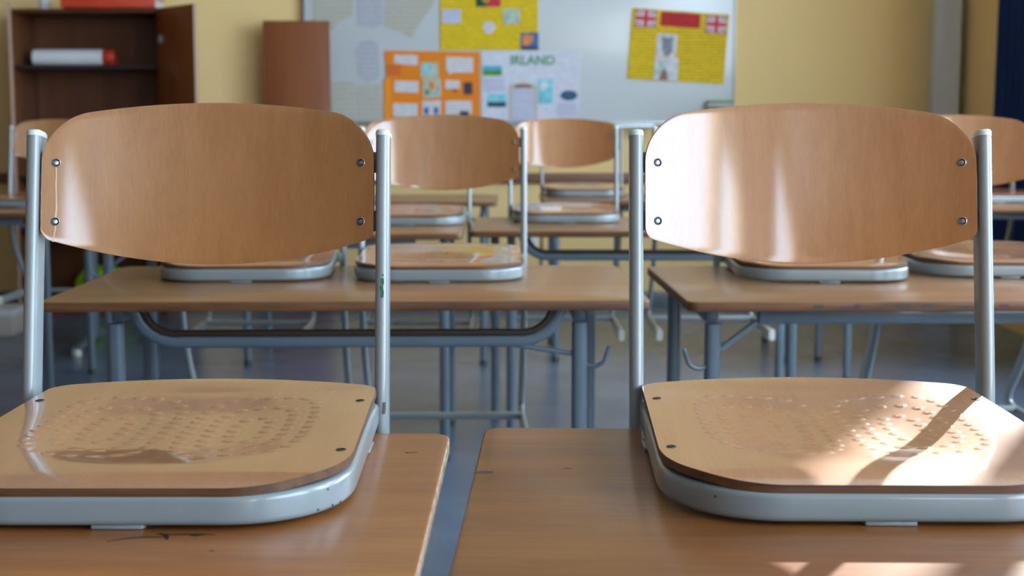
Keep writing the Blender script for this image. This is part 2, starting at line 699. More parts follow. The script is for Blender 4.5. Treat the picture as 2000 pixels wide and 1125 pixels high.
def side_path(s):
    pts = [(s * W2, tube_y(0.331), 0.331), (s * W2, tube_y(0.20), 0.20), (s * W2, tube_y(0.08), 0.08), (s * W2, 0.0, 0.02), (s * W2, -0.004, -0.06),
           (s * W2, 0.006, -0.13), (s * W2, 0.040, -0.20), (s * W2, 0.095, -0.27), (s * W2, 0.150, -0.325), (s * W2, 0.192, -0.365),
           (s * (W2 + .001), 0.196, -0.398), (s * (W2 + .001), 0.160, -0.413), (s * (W2 + .002), 0.08, -0.415), (s * (W2 + .003), -0.14, -0.415), (s * (W2 + .004), -0.25, -0.415)]
    return catmull(pts, 6)


side_me = {s: sweep('side_tube', side_path(s), stadium(0.0155, 0.036), (1, 0, 0), ['paint']) for s in (-1, 1)}


def make_cap_mesh(s):
    t = Vector((0, REC, 1)).normalized()
    p0 = Vector((s * W2, tube_y(0.331), 0.331))
    V, F = [], []
    rings = [(1.0, 0.0), (1.0, 0.0045), (0.86, 0.0068), (0.5, 0.0075)]
    sec = stadium(0.0163, 0.0370)
    b = t.cross(Vector((1, 0, 0)))
    for sc, h in rings:
        for (u, v) in sec:
            V.append(tuple(p0 + t * h + Vector((1, 0, 0)) * u * sc + b * v * sc))
    n = len(sec)
    for i in range(len(rings) - 1):
        for k in range(n):
            F.append((i * n + k, i * n + (k + 1) % n, (i + 1) * n + (k + 1) % n, (i + 1) * n + k))
    F.append(tuple(range(n)))
    F.append(tuple((len(rings) - 1) * n + k for k in range(n)))
    return mesh_from('end_cap', V, F, ['cap'])


cap_me = {s: make_cap_mesh(s) for s in (-1, 1)}
foot_me = {s: sweep('glide', catmull([(s * (W2 + .003), -0.17, -0.417), (s * (W2 + .0038), -0.23, -0.417), (s * (W2 + .0042), -0.268, -0.413)], 4), stadium(0.022, 0.044), (1, 0, 0), ['glide']) for s in (-1, 1)}
cross_me = sweep('crossbar', [(-W2 - .002, 0.125, -0.405), (W2 + .002, 0.125, -0.405)], circle(0.010), (0, 0, 1), ['paint'])
bracket_me = {s: boxes('weld_bracket', [(min(s * .186, s * .197), max(s * .186, s * .197), -0.034, 0.004, 0.010, 0.030)], 'paint', 0.002) for s in (-1, 1)}
plate_me = []
for s in (-1, 1):
    for z in (0.302, 0.235):
        x0, x1 = sorted((s * 0.168, s * 0.1955))
        yy = back_y(s * 0.176, z) + 0.0105
        plate_me.append(boxes('mounting_plate', [(x0, x1, yy, yy + 0.004, z - 0.012, z + 0.012)], 'paint', 0.001))
screw_me = lathe('screw', [(0.0049, -0.0005), (0.0049, 0.0007), (0.0043, 0.0011), (0.0032, 0.0008), (0.0026, 0.0002), (0.0014, 0.0005), (0.0006, 0.0006)], 18, ['steel', 'black'], lambda i: 1 if i in (2, 3) else 0)
rivet_me = lathe('seat_rivet', [(0.0048, -0.001), (0.0048, 0.0005), (0.0036, 0.0007), (0.0028, 0.0001), (0.001, 0.0001)], 16, ['black', 'chip'], lambda i: 1 if i < 1 else 0)
pad_me = slab('glide_pad', [(-0.022 + 0.0 * k, y) for k, y in ((0, -0.006), )] + [(0.022, -0.006), (0.024, 0.0), (0.022, 0.008), (-0.022, 0.008), (-0.024, 0.0)], 0.0025, 0.0065, ['frame', 'frame'], 1, 0.001)


def orient(o, p, normal):
    o.location = p
    o.rotation_euler = Vector(normal).to_track_quat('Z', 'Y').to_euler()


def make_chair(name, hi):
    root = empty(name, (0, 0, 0))
    seat = add('seat', seat_hi if hi else seat_lo, root)
    for s in (-1, 1):
        for (x, y) in ((0.173, -0.090), (0.178, -0.305)):
            xx = s * x
            r = add('seat_rivet', rivet_me, seat)
            r.location = (xx, y, seat_z(xx, y) + 0.0002)
    back = add('backrest', back_me, root)
    for s in (-1, 1):
        for z in (0.302, 0.235):
            x = s * 0.1755
            r = add('screw', screw_me, back)
            nrm = Vector((-0.082 * x / XB ** 2, -1.0, REC)).normalized()
            orient(r, (x, back_y(x, z), z), nrm)
    fr = add('seat_frame', frame_me, root)
    for x, y in ((-0.0, SEAT_FRONT + 0.008), (-0.182, -0.12), (0.182, -0.12)):
        p_ = add('glide_pad', pad_me, fr)
        p_.location = (x, y, 0)
        if x:
            p_.rotation_euler = (0, 0, math.pi / 2)
    for s in (-1, 1):
        t = add('side_tube', side_me[s], root)
        add('end_cap', cap_me[s], t)
        add('glide', foot_me[s], t)
        add('weld_bracket', bracket_me[s], root)
    for pm in plate_me:
        add('mounting_plate', pm, root)
    add('crossbar', cross_me, root)
    return root


# ------------------------------------------------------------------ desks
def rounded_rect(w, d, r, n=6):
    pts = []
    for cx, cy, a0 in ((w / 2 - r, d / 2 - r, 0), (-w / 2 + r, d / 2 - r, 90), (-w / 2 + r, -d / 2 + r, 180), (w / 2 - r, -d / 2 + r, 270)):
        for k in range(n + 1):
            a = math.radians(a0 + 90 * k / n)
            pts.append((cx + r * math.cos(a), cy + r * math.sin(a)))
    return pts


DW, DD, DT, DH = 1.20, 0.71, 0.020, 0.75
TOPS = {k: slab('tabletop', rounded_rect(DW, DD, 0.022), DH - DT, DH, [k, e], 1, 0.003) for k, e in (('desk', 'deskedge'), ('desk_pale', 'deskedge'))}
TOPS['worn'] = slab('tabletop', rounded_rect(DW, DD, 0.022), DH - DT, DH, ['desk', 'wornedge'], 1, 0.003)
leg_sec = rrect(0.031, 0.031, 0.011)
leg_me = sweep('leg', [(0, 0, 0.02), (0, 0, DH - DT - 0.032)], leg_sec, (1, 0, 0), ['deskpaint'])
leg_glide_me = lathe('glide', [(0.014, 0.0), (0.018, 0.004), (0.018, 0.02), (0.015, 0.028), (0.014, 0.03)], 14, ['darkglide'])
LY = 0.285
LXS = {'basket': 0.465, 'brace': 0.54, 'tfoot': 0.465}


def desk_parts(root, top, style):
    t = add('tabletop', TOPS[top], root)
    zr = DH - DT - 0.016
    LX = LXS[style]
    if style in ('basket', 'brace'):
        for sx in (-1, 1):
            for sy in (-1, 1):
                lx = 0.53 if (style == 'basket' and sy > 0) else LX
                l = add('leg', leg_me, root, (sx * lx, sy * LY, 0))
                add('glide', leg_glide_me, l)
        for sx in (-1, 1):
            add('side_rail', SIDE_RAIL, root, (sx * LX, 0, zr))
        add('rear_rail', LONG_RAIL, root, (0, LY, zr))
        if style == 'basket':
            add('shelf_bar', U_BAR, root)
            add('book_tray', TRAY, root)
            add('bar_strut', STRUT[1], root)
        else:
            add('front_rail', LONG_RAIL, root, (0, -LY, zr))
            for sx in (-1, 1):
                add('corner_brace', BRACE[sx], root)
        hs = 1 if style == 'basket' else -1
        add('bag_hook', HOOK[hs], root)
    else:
        for sx in (-1, 1):
            add('column', COLUMN, root, (sx * LX, 0.0, 0))
            f = add('foot_bar', TFOOT, root, (sx * LX, 0.0, 0))
            for sy in (-1, 1):
                add('glide', TGLIDE, f, (0, sy * 0.29, 0))
            add('top_arm', SIDE_RAIL, root, (sx * LX, 0, zr))
        add('cross_rail', LONG_RAIL, root, (0, 0.05, zr))


SIDE_RAIL = boxes('side_rail', [(-.013, .013, -.27, .27, -.016, .0155)], 'deskpaint', .004)
LONG_RAIL = boxes('long_rail', [(-.45, .45, -.013, .013, -.016, .0155)], 'deskpaint', .004)
ub = []
xe = 0.43
ub_pts = [(-xe, 0.728)] + [(-xe + 0.085 * (1 - math.cos(a)), 0.745 - 0.085 * math.sin(a)) for a in [math.radians(d) for d in range(15, 91, 15)]]
ub_pts = ub_pts + [(-x, z) for x, z in reversed(ub_pts)]
U_BAR = sweep('shelf_bar', [(x, -LY + 0.002, z) for x, z in ub_pts], rrect(0.022, 0.024, 0.008), (0, 1, 0), ['deskpaint'])
TRAY = sweep('book_tray', [(x * (xe - .0175) / xe, -LY + 0.002, z + (.0175 if abs(x) < xe - .08 else .0175 * (1 - (abs(x) - xe + .08) / .08))) for x, z in ub_pts[1:-1]], rrect(0.022, 0.012, 0.003), (0, 1, 0), ['tray'])
STRUT = {s: sweep('bar_strut', [(s * (xe - .10), -LY, 0.652), (s * (.465 - .005), -LY, 0.632)], circle(.005, 8), (0, 0, 1), ['deskpaint']) for s in (-1, 1)}
BRACE = {s: sweep('corner_brace', [(s * (.54 - .09), -LY, 0.702), (s * (.54 - .008), -LY, 0.640)], rrect(.012, .012, .004), (0, 1, 0), ['deskpaint']) for s in (-1, 1)}
HOOK = {s: sweep('bag_hook', catmull([(s * ((.465 if s > 0 else .54) + .010), -LY - .004, 0.612), (s * ((.465 if s > 0 else .54) + .030), -LY - .008, 0.608), (s * ((.465 if s > 0 else .54) + .048), -LY - .012, 0.618), (s * ((.465 if s > 0 else .54) + .056), -LY - .014, 0.640), (s * ((.465 if s > 0 else .54) + .060), -LY - .014, 0.650)], 5), circle(.0045, 8), (0, 1, 0), ['deskpaint']) for s in (-1, 1)}
COLUMN = sweep('column', [(0, 0, 0.06), (0, 0, DH - DT - 0.032)], rrect(0.045, 0.065, 0.012), (1, 0, 0), ['deskpaint'])
TFOOT = sweep('foot_bar', catmull([(0, -.30, .035), (0, -.15, .048), (0, 0, .062), (0, .15, .048), (0, .30, .035)], 5), rrect(.04, .03, .01), (1, 0, 0), ['deskpaint'])
TGLIDE = lathe('glide', [(0.02, 0.0), (0.024, 0.006), (0.024, 0.026), (0.018, 0.036)], 14, ['glide'])

DESKS = [  # centre x, y, turn in degrees, top, frame, label
    (-0.672, 1.216, -0.5, 'worn', 'tfoot', 'orange-brown wooden school desk in the foreground left of the gap, with black pen scribbles'),
    (0.557, 1.222, -1.9, 'desk', 'brace', 'orange-brown wooden school desk in the foreground right of the gap, chipped left edge'),
    (-0.336, 3.118, 1.5, 'desk_pale', 'basket', 'wooden school desk with a curved grey bar below, behind the left foreground chair'),
    (0.936, 3.118, 1.2, 'desk_pale', 'brace', 'wooden school desk with stained front edge and corner brace, behind the right foreground chair'),
    (-0.762, 4.85, 0.5, 'desk_pale', 'brace', 'blurred wooden school desk in the third row, left of the narrow gap'),
    (0.465, 4.96, -0.5, 'desk_pale', 'basket', 'blurred wooden school desk in the third row, right of the narrow gap'),
    (-0.67, 6.72, 0.0, 'desk_pale', 'brace', 'blurred wooden school desk in the fourth row, left of the middle'),
    (0.74, 6.82, 0.5, 'desk_pale', 'brace', 'blurred wooden school desk in the fourth row, below the whiteboard corner'),
    (-2.40, 5.93, 0.0, 'desk_pale', 'brace', 'blurred wooden school desk at the far left picture edge'),
    (-2.53, 6.96, 0.0, 'desk_pale', 'tfoot', 'school desk on a grey T-shaped foot in front of the open cabinet'),
    (1.97, 6.28, 0.0, 'desk_pale', 'brace', 'blurred wooden school desk at the far right, near the blue curtain'),
]
desk_objs = []
for (x, y, a, top, style, label) in DESKS:
    r = empty('school_desk', (x, y, 0), math.radians(a))
    desk_parts(r, top, style)
    tag(r, label, 'desk', 'wooden school desks')
    desk_objs.append(r)

# ------------------------------------------------------------------ chairs hung on the desks
CHAIRS = [  # x, y of the tubes at seat height, turn in degrees, near, label
    (-0.349, 1.603, 0.0, True, 'beech school chair hung on the left foreground desk, green ink on its tube'),
    (0.344, 1.613, -0.8, True, 'beech school chair hung on the right foreground desk, seat in sunlight'),
    (-0.620, 3.515, 3.5, False, 'beech school chair in the second row, mostly hidden behind the left foreground backrest'),
    (-0.171, 3.506, 1.5, False, 'beech school chair in the second row, beside the gap left of the picture middle'),
    (0.708, 3.506, -2.0, False, 'beech school chair in the second row, seat just below the right foreground backrest'),
    (1.135, 3.600, -2.0, False, 'beech school chair in the second row at the right picture edge'),
    (-0.970, 5.250, 0.0, False, 'beech school chair in the third row, skids showing below the desk at left'),
    (-0.358, 5.255, 0.0, False, 'blurred beech school chair in the third row, seat peeking out under a second-row backrest'),
    (0.194, 5.380, 0.0, False, 'blurred beech school chair in the third row, backrest below the white poster'),
    (0.742, 5.390, 0.0, False, 'blurred beech school chair in the third row, hidden behind the right foreground backrest'),
    (0.352, 7.215, 0.0, False, 'blurred beech school chair in the fourth row, seen under a third-row backrest'),
    (-2.030, 6.330, 0.0, False, 'blurred beech school chair at the left picture edge before the open cabinet'),
    (2.150, 6.690, 0.0, False, 'blurred beech school chair on the far right desk near the blue curtain'),
]
proto = {True: None, False: None}
chair_objs = []
for (x, y, a, hi, label) in CHAIRS:
    if proto[hi] is None:
        r = proto[hi] = make_chair('school_chair', hi)
    else:
        r = copy_tree(proto[hi])
    r.location = (x, y, DH - 0.0022)
    r.rotation_euler = (0, 0, math.radians(a))
    tag(r, label, 'chair', 'school chairs hung on the desks')
    if hi:                                  # the plates sit a little off centre between the tubes
        for c in r.children:
            if c.name.split('.')[0] in ('seat', 'seat_frame'):
                c.location.x = 0.012 if x < 0 else -0.012
    chair_objs.append(r)


# marks and wear on the foreground furniture
def ribbon(name, pts, w, z, mat, parent):
    P = [Vector((x, y, z)) for x, y in pts]
    P = catmull(P, 5)
    V, F = [], []
    n = len(P)
    for i, p in enumerate(P):
        t = (P[min(i + 1, n - 1)] - P[max(i - 1, 0)]).normalized()
        b = Vector((-t.y, t.x, 0))
        ww = w * (0.35 + 0.65 * math.sin(math.pi * (i + .5) / n)) / 2
        V += [tuple(p + b * ww), tuple(p - b * ww)]
    m0 = len(V)
    V += [(x, y, zz - 0.0004) for x, y, zz in V]
    for i in range(n - 1):
        F.append((2 * i, 2 * i + 1, 2 * i + 3, 2 * i + 2))
        F.append((m0 + 2 * i, m0 + 2 * i + 2, m0 + 2 * i + 3, m0 + 2 * i + 1))
        F.append((2 * i, 2 * i + 2, m0 + 2 * i + 2, m0 + 2 * i))
        F.append((2 * i + 1, m0 + 2 * i + 1, m0 + 2 * i + 3, 2 * i + 3))
    return add(name, mesh_from(name, V, F, [mat], smooth=False), parent)


def to_local(root, pts):
    mi = (Matrix.Translation(root.location) @ Euler(root.rotation_euler).to_matrix().to_4x4()).inverted()
    return [tuple((mi @ Vector((x, y, 0)))[:2]) for x, y in pts]


def top_of(root):
    return [c for c in root.children if c.name.startswith('tabletop')][0]


d0, d1 = top_of(desk_objs[0]), top_of(desk_objs[1])
ZT = DH + 0.0002
for pts, w in (([(-0.336, 1.147), (-0.318, 1.157), (-0.300, 1.160), (-0.289, 1.159)], .0032),
               ([(-0.298, 1.170), (-0.291, 1.164), (-0.287, 1.152)], .0042),
               ([(-0.300, 1.1675), (-0.285, 1.1670), (-0.262, 1.1675), (-0.250, 1.166)], .0032),
               ([(-0.271, 1.166), (-0.265, 1.1645), (-0.258, 1.168)], .0046),
               ([(-0.245, 1.119), (-0.242, 1.122)], .0026),
               ([(-0.113, 1.472), (-0.109, 1.468), (-0.105, 1.470), (-0.099, 1.469)], .0016),
               ([(-0.109, 1.469), (-0.111, 1.465)], .0014)):
    ribbon('ink_mark', to_local(desk_objs[0], pts), w, ZT, 'ink', d0)
ribbon('edge_chip', to_local(desk_objs[1], [(-0.0385, 1.384), (-0.030, 1.3845), (-0.020, 1.384), (-0.0185, 1.384)]), .008, ZT, 'chip', d1)
ribbon('ink_mark', to_local(desk_objs[1], [(0.052, 1.40), (0.056, 1.401), (0.06, 1.4)]), .0014, ZT, 'ink', d1)
# stains on the front edge of the second-row right desk
d3 = top_of(desk_objs[3])
M['stain_purple'] = plain('purple_stain', (88, 48, 54), 0.6)
M['stain_dark'] = plain('dark_stain', (70, 58, 52), 0.6)
for (x, w, z0, z1, mt) in ((-.345, .020, .736, .744, 'stain_dark'), (-.285, .034, .735, .741, 'stain_purple'), (-.268, .010, .737, .745, 'stain_purple'), (-.18, .030, .736, .742, 'stain_dark'),
                           (-.13, .022, .738, .745, 'stain_dark'), (-.06, .028, .736, .741, 'stain_dark'), (.02, .018, .737, .744, 'stain_purple')):
    add('edge_stain', boxes('edge_stain', [(x - w / 2, x + w / 2, -DD / 2 - .0003, -DD / 2 + .0005, z0, z1)], mt, 0), d3)
# green ink and chipped paint on the right tube of the left chair
tubeL = [c for c in chair_objs[0].children if c.name.startswith('side_tube')][1]


def tube_mark(name, zs, mat, parent, x=W2, w=0.0016, xs=None):
    V, F = [], []
    for i, z in enumerate(zs):
        xo = xs[i] if xs else 0.0
        # nose of the flat-oval tube
        for k in (-1, 1):
            xx = xo + k * w / 2
            yy = tube_y(z) - 0.01835 + (0.00775 - math.sqrt(max(0, 0.00775 ** 2 - xx ** 2))) - 0.0002
            V.append((x + xx, yy, z))
    m0 = len(V)
    V += [(a, b + .0004, c) for a, b, c in V]
    for i in range(len(zs) - 1):
        F.append((2 * i, 2 * i + 1, 2 * i + 3, 2 * i + 2))
        F.append((2 * i, 2 * i + 2, m0 + 2 * i + 2, m0 + 2 * i))
        F.append((2 * i + 1, m0 + 2 * i + 1, m0 + 2 * i + 3, 2 * i + 3))
    return add(name, mesh_from(name, V, F, [mat], smooth=False), parent)


tube_mark('ink_mark', [0.150, 0.156, 0.162, 0.167, 0.172], 'greenink', tubeL, xs=[0.0005, 0.0012, -0.0002, 0.0012, 0.0008], w=0.0034)
tube_mark('ink_mark', [0.174, 0.177], 'greenink', tubeL, xs=[0.0018, 0.0016], w=0.0014)
tube_mark('paint_chip', [0.020, 0.026, 0.033], 'chip', tubeL, xs=[0.0035, 0.0042, 0.0040], w=0.0026)

# long crack in the left side of the left foreground backrest, from screw to screw
M['crack'] = plain('cracked_veneer', (214, 176, 138), 0.3, coat=0.5)
cv_, cf_ = [], []
zz = [0.212, 0.218, 0.225, 0.2305, None, 0.2395, 0.250, 0.262, 0.275, 0.288, 0.2968]
wob = [-.0022, -.0010, 0.0, .0006, 0, .0004, .0012, .0008, .0002, .0004, .0002]
prev = None
for z, w in zip(zz, wob):
    if z is None:
        prev = None
        continue
    x = -0.1755 + w
    hw_ = 0.0006 + 0.0005 * max(0.0, 1 - abs(z - 0.242) / 0.012)
    i0 = len(cv_)
    for xx in (x - hw_, x + hw_):
        cv_.append((xx, back_y(xx, z) - 0.00035, z))
    for xx in (x - hw_, x + hw_):
        cv_.append((xx, back_y(xx, z) + 0.0004, z))
    if prev is not None:
        cf_ += [(prev, prev + 1, i0 + 1, i0), (prev, i0, i0 + 2, prev + 2), (prev + 1, prev + 3, i0 + 3, i0 + 1)]
    prev = i0
add('veneer_crack', mesh_from('veneer_crack', cv_, cf_, ['crack'], smooth=False), [c for c in chair_objs[0].children if c.name.startswith('backrest')][0])

# small chips in the paint of the two foreground seat frames
chip_me = lathe('paint_chip', [(0.0013, -0.0004), (0.0013, 0.0003), (0.0006, 0.0004)], 7, ['chip'])
for ci, spots in ((0, ((26, 0.0105), (24, 0.026), (23, 0.010), (21, 0.0095))), (1, ((-30, 0.024),))):
    fr_ = [c for c in chair_objs[ci].children if c.name.startswith('seat_frame')][0]
    ol = seat_outline(0.0021)
    for (k, z) in spots:
        i = len(ol) - 1 - k if k > 0 else -k
        (x0, y0), (x1, y1) = ol[i - 1], ol[i + 1]
        t_ = Vector((x1 - x0, y1 - y0, 0)).normalized()
        nrm = Vector((t_.y, -t_.x, 0))
        if nrm.dot(Vector((ol[i][0], ol[i][1] + .2, 0))) < 0:
            nrm = -nrm
        c_ = add('paint_chip', chip_me, fr_)
        orient(c_, (ol[i][0], ol[i][1], z), nrm)
        c_.scale = (1.0, 0.7 + 0.5 * random.random(), 1.0)

# ------------------------------------------------------------------ whiteboard and posters
BY = 8.555            # front face of the board


def bx(u):            # board grid: 1 unit = 3.03 mm, u to the right, v down
    return (u - 1000) * 0.003028


def bz(v):
    return 1.105 - (v - 240) * 0.003008


wb = empty('whiteboard', (0, BY, 0))
tag(wb, 'large whiteboard on the cream wall, covered with posters', 'whiteboard')
add('board_panel', boxes('board_panel', [(bx(596), bx(1434), 0, .025, bz(237), bz(-130))], 'board', .002), wb)
add('frame_rail', boxes('frame_rail', [(bx(592), bx(1438), -.006, .030, bz(243), bz(237))], 'alu', .002), wb)
add('frame_rail', boxes('frame_rail', [(bx(592), bx(1438), -.006, .030, bz(-130), bz(-136))], 'alu', .002), wb)
for u in (592, 1434):
    add('frame_rail', boxes('frame_rail', [(bx(u), bx(u + 4), -.006, .030, bz(237), bz(-130))], 'alu', .002), wb)
add('pen_tray', boxes('pen_tray', [(bx(760), bx(1280), -.06, -.006, bz(250), bz(246)), (bx(760), bx(1280), -.064, -.058, bz(250), bz(243))], 'alu', .002), wb)
add('mounting_bracket', boxes('mounting_bracket', [(bx(u), bx(u + 8), .0255, .0445, bz(200), bz(190)) for u in (650, 1380)], 'alu', 0), wb)


def sheet(name, quad, mat, y, th=0.0015, parent=None, curl=0.0):
    """thin sheet of paper, quad corners in board units, top-left, top-right, bottom-right, bottom-left (or any polygon)."""
    P = [(bx(u), bz(v)) for u, v in quad]
    n = len(P)
    V = [(x, y, z) for x, z in P] + [(x, y + th, z) for x, z in P]
    F = [tuple(range(n)), tuple(range(2 * n - 1, n - 1, -1))] + [(k, (k + 1) % n, n + (k + 1) % n, n + k) for k in range(n)]
    me = mesh_from(name, V, F, [mat], smooth=False)
    return add(name, me, parent)


def rect(u0, u1, v0, v1, skew=0.0, dv=0.0):
    return [(u0, v0), (u1, v0 + dv), (u1 + skew, v1 + dv), (u0 + skew, v1)]


M['p_yellow'] = striped('yellow_paper', (232, 198, 6), (188, 152, 8), 0.022, thick=1.0)
M['p_yellow2'] = striped('yellow_paper_text', (232, 196, 4), (170, 136, 6), 0.018, thick=0.9)
M['p_orange'] = plain('orange_paper', (240, 134, 6), 0.7, var=0.03, vscale=8)
M['p_orange2'] = plain('light_orange_paper', (250, 150, 20), 0.7)
M['p_white'] = striped('white_paper_text', (222, 224, 234), (186, 188, 204), 0.016, thick=0.9)
M['p_lilac'] = striped('lilac_paper', (200, 202, 222), (178, 180, 206), 0.02, thick=0.9)
M['p_card'] = striped('white_card', (222, 218, 218), (180, 178, 186), 0.018, thick=0.9)
M['p_greyl'] = striped('grey_lilac_paper', (186, 188, 196), (160, 160, 172), 0.03, thick=1.0)
M['p_beige'] = striped('beige_paper', (190, 188, 176), (172, 166, 146), 0.03, thick=1.0)
M['p_red'] = striped('red_paper', (196, 30, 34), (150, 26, 40), 0.03, thick=0.8)
M['p_redink'] = plain('red_ink', (206, 70, 34), 0.7)
M['p_green'] = plain('green_paper', (92, 150, 112), 0.6)
M['p_grass'] = plain('grass_photo', (84, 140, 40), 0.5, var=0.4, vscale=60)
M['p_skyblue'] = plain('sky_photo', (70, 176, 206), 0.5, var=0.15, vscale=40)
M['p_cyan'] = plain('cyan_map', (128, 208, 222), 0.5, var=0.25, vscale=30)
M['p_map'] = plain('map_print', (176, 196, 182), 0.5, var=0.3, vscale=40)
M['p_maporange'] = plain('map_orange', (232, 140, 62), 0.5, var=0.2, vscale=40)
M['p_bluep'] = plain('blue_print', (72, 104, 158), 0.5, var=0.2, vscale=40)
M['p_dark'] = plain('dark_photo', (58, 52, 70), 0.5, var=0.4, vscale=50)
M['p_seablue'] = plain('dark_blue_photo', (34, 84, 124), 0.5, var=0.4, vscale=40)
M['p_tan'] = plain('tan_paper', (196, 190, 178), 0.6)
M['p_greyphoto'] = plain('grey_photo', (130, 132, 142), 0.5, var=0.4, vscale=25)
M['p_whitephoto'] = plain('pale_photo', (206, 208, 214), 0.5, var=0.25, vscale=25)
M['p_brownphoto'] = plain('brown_photo', (140, 96, 88), 0.5, var=0.2, vscale=25)
M['p_navy'] = plain('navy_print', (60, 66, 120), 0.6)
M['p_flagred'] = plain('flag_red', (204, 40, 58), 0.6)
M['p_flagwhite'] = plain('flag_white', (226, 224, 230), 0.6)
M['p_flaggreen'] = plain('flag_dark_green', (20, 62, 40), 0.6)
M['p_flagyellow'] = plain('flag_yellow', (180, 150, 60), 0.6)

Y1 = BY - 0.0075       # poster faces
Y2 = Y1 - 0.0025       # cards glued on posters
Y3 = Y2 - 0.0020


def poster(name, quad, mat, label, group='posters on the whiteboard'):
    o = sheet(name, quad, mat, Y1, th=0.0065)
    return tag(o, label, 'poster', group)


# yellow poster at the top
pY = poster('paper_poster', rect(859, 1051, -60, 97), 'p_yellow', 'yellow poster with a dark green and red flag at the top of the whiteboard')
sheet('glued_card', rect(863, 900, 18, 45), 'p_lilac', Y2, .0025, pY)
sheet('glued_card', rect(983, 1015, 17, 46), 'p_map', Y2, .0025, pY)
sheet('round_card', [(955 + 12 * math.cos(2 * math.pi * k / 20), 53 - 12.5 * math.sin(2 * math.pi * k / 20)) for k in range(20)], 'p_card', Y2, .0025, pY)
fl = sheet('flag_picture', rect(930, 978, -20, 13), 'p_flagred', Y2, .0025, pY)
sheet('flag_stripe', rect(930, 949, -20, 13), 'p_flaggreen', Y3, .002, fl)
sheet('flag_emblem', [(949 + 8 * math.cos(2 * math.pi * k / 14), -2 - 8 * math.sin(2 * math.pi * k / 14)) for k in range(14)], 'p_flagyellow', Y3 - .002, .002, fl)
mp_ = sheet('map_picture', rect(1017, 1052, 63, 97), 'p_bluep', Y2, .0025, pY)
sheet('land_shape', [(1021, 70), (1030, 67), (1042, 70), (1040, 80), (1032, 88), (1022, 88)], 'p_maporange', Y3, .002, mp_)
sheet('picture_base', rect(1018, 1051, 90, 96), 'p_dark', Y3, .002, mp_)

# orange poster
pO = poster('paper_poster', [(750, 98), (937, 101), (937, 233), (748, 235), (748, 160), (753, 152)], 'p_orange', 'orange poster with white speech-bubble cards on the whiteboard')
sheet('side_strip', rect(748, 762, 153, 234), 'p_orange2', Y1 - .0012, .0012, pO)
for q in ([(769, 106), (815, 107), (815, 126), (808, 128), (803, 126), (769, 123)], [(871, 110), (924, 112), (924, 141), (884, 141), (876, 145), (875, 139), (871, 138)],
          [(769, 157), (816, 158), (816, 181), (769, 179)], [(869, 156), (897, 157), (897, 173), (889, 175), (869, 172)],
          [(766, 201), (814, 202), (814, 229), (766, 227)], [(869, 196), (921, 196), (921, 222), (869, 224)]):
    sheet('speech_card', q, 'p_card', Y2, .0025, pO)
mA = sheet('map_picture', rect(821, 856, 121, 152), 'p_map', Y2, .0025, pO)
sheet('map_patch', [(824, 124), (838, 124), (836, 138), (826, 140)], 'p_cyan', Y3, .002, mA)
mB = sheet('map_picture', rect(825, 860, 154, 190), 'p_map', Y2, .0025, pO)
sheet('map_patch', [(836, 158), (850, 160), (848, 172), (838, 176)], 'p_maporange', Y3, .002, mB)
sheet('map_patch', [(829, 172), (838, 178), (834, 186), (829, 184)], 'p_grass', Y3, .002, mB)
mC = sheet('photo_card', rect(823, 860, 196, 230), 'p_card', Y2, .0025, pO)
for u in (827, 846):
    sheet('blue_figure', rect(u, u + 9, 209, 223), 'p_bluep', Y3, .002, mC)
sheet('dark_photo', rect(905, 922, 160, 184), 'p_dark', Y2, .0025, pO)
sheet('dark_photo', rect(897, 915, 217, 226), 'p_dark', Y3, .0045, pO)
sheet('red_caption', [(883, 171), (893, 174), (890, 181), (884, 178)], 'p_redink', Y2, .0025, pO)
for v in (127, 134, 141):
    sheet('red_writing', rect(753, 782, v, v + 3), 'p_redink', Y2, .0025, pO)

# white poster with a green title
pW = poster('paper_poster', [(940, 100), (1134, 102), (1132, 200), (1128, 235), (940, 235)], 'p_white', 'white poster with a green title and blue pictures on the whiteboard')


def text_part(name, body, x, y, z, size, mat, parent, depth=0.0008):
    cu = bpy.data.curves.new(name, 'FONT')
    cu.body = body
    cu.size = size
    cu.align_x = 'CENTER'
    cu.align_y = 'CENTER'
    cu.extrude = depth
    cu.offset = 0.002
    o = bpy.data.objects.new('temporary', cu)
    COL.objects.link(o)
    dg = bpy.context.evaluated_depsgraph_get()
    me = bpy.data.meshes.new_from_object(o.evaluated_get(dg))
    bpy.data.objects.remove(o)
    me.name = name
    me.materials.clear()
    me.materials.append(M[mat])
    t = add(name, me, parent, (x, y, z), (math.pi / 2, 0, 0))
    return t


text_part('title_lettering', 'IRLAND', bx(1040), Y1 - .0010, bz(118), 0.076, 'p_green', pW)
ph = sheet('landscape_photo', rect(943, 980, 128, 147), 'p_grass', Y2, .0025, pW)
sheet('photo_sky', rect(943, 980, 128, 137), 'p_skyblue', Y3, .002, ph)
ph = sheet('coast_photo', rect(951, 989, 183, 209), 'p_cyan', Y2, .0025, pW)
sheet('photo_rock', rect(952, 988, 199, 208), 'p_dark', Y3, .002, ph)
arch = [(993, 234), (993, 168), (1000, 163), (1020, 160), (1042, 163), (1050, 168), (1050, 234)]
ar = sheet('arched_sheet', arch, 'p_tan', Y2, .0025, pW)
sheet('text_sheet', rect(1000, 1043, 172, 234), 'p_lilac', Y3, .002, ar)
sheet('dark_heading', [(1004, 168), (1012, 164), (1032, 164), (1040, 168), (1040, 171), (1004, 171)], 'p_brownphoto', Y3, .002, ar)
ph = sheet('island_map', rect(1051, 1080, 155, 203), 'p_cyan', Y2, .0025, pW)
sheet('map_land', [(1056, 160), (1068, 158), (1070, 170), (1062, 176), (1056, 172)], 'p_flagwhite', Y3, .002, ph)
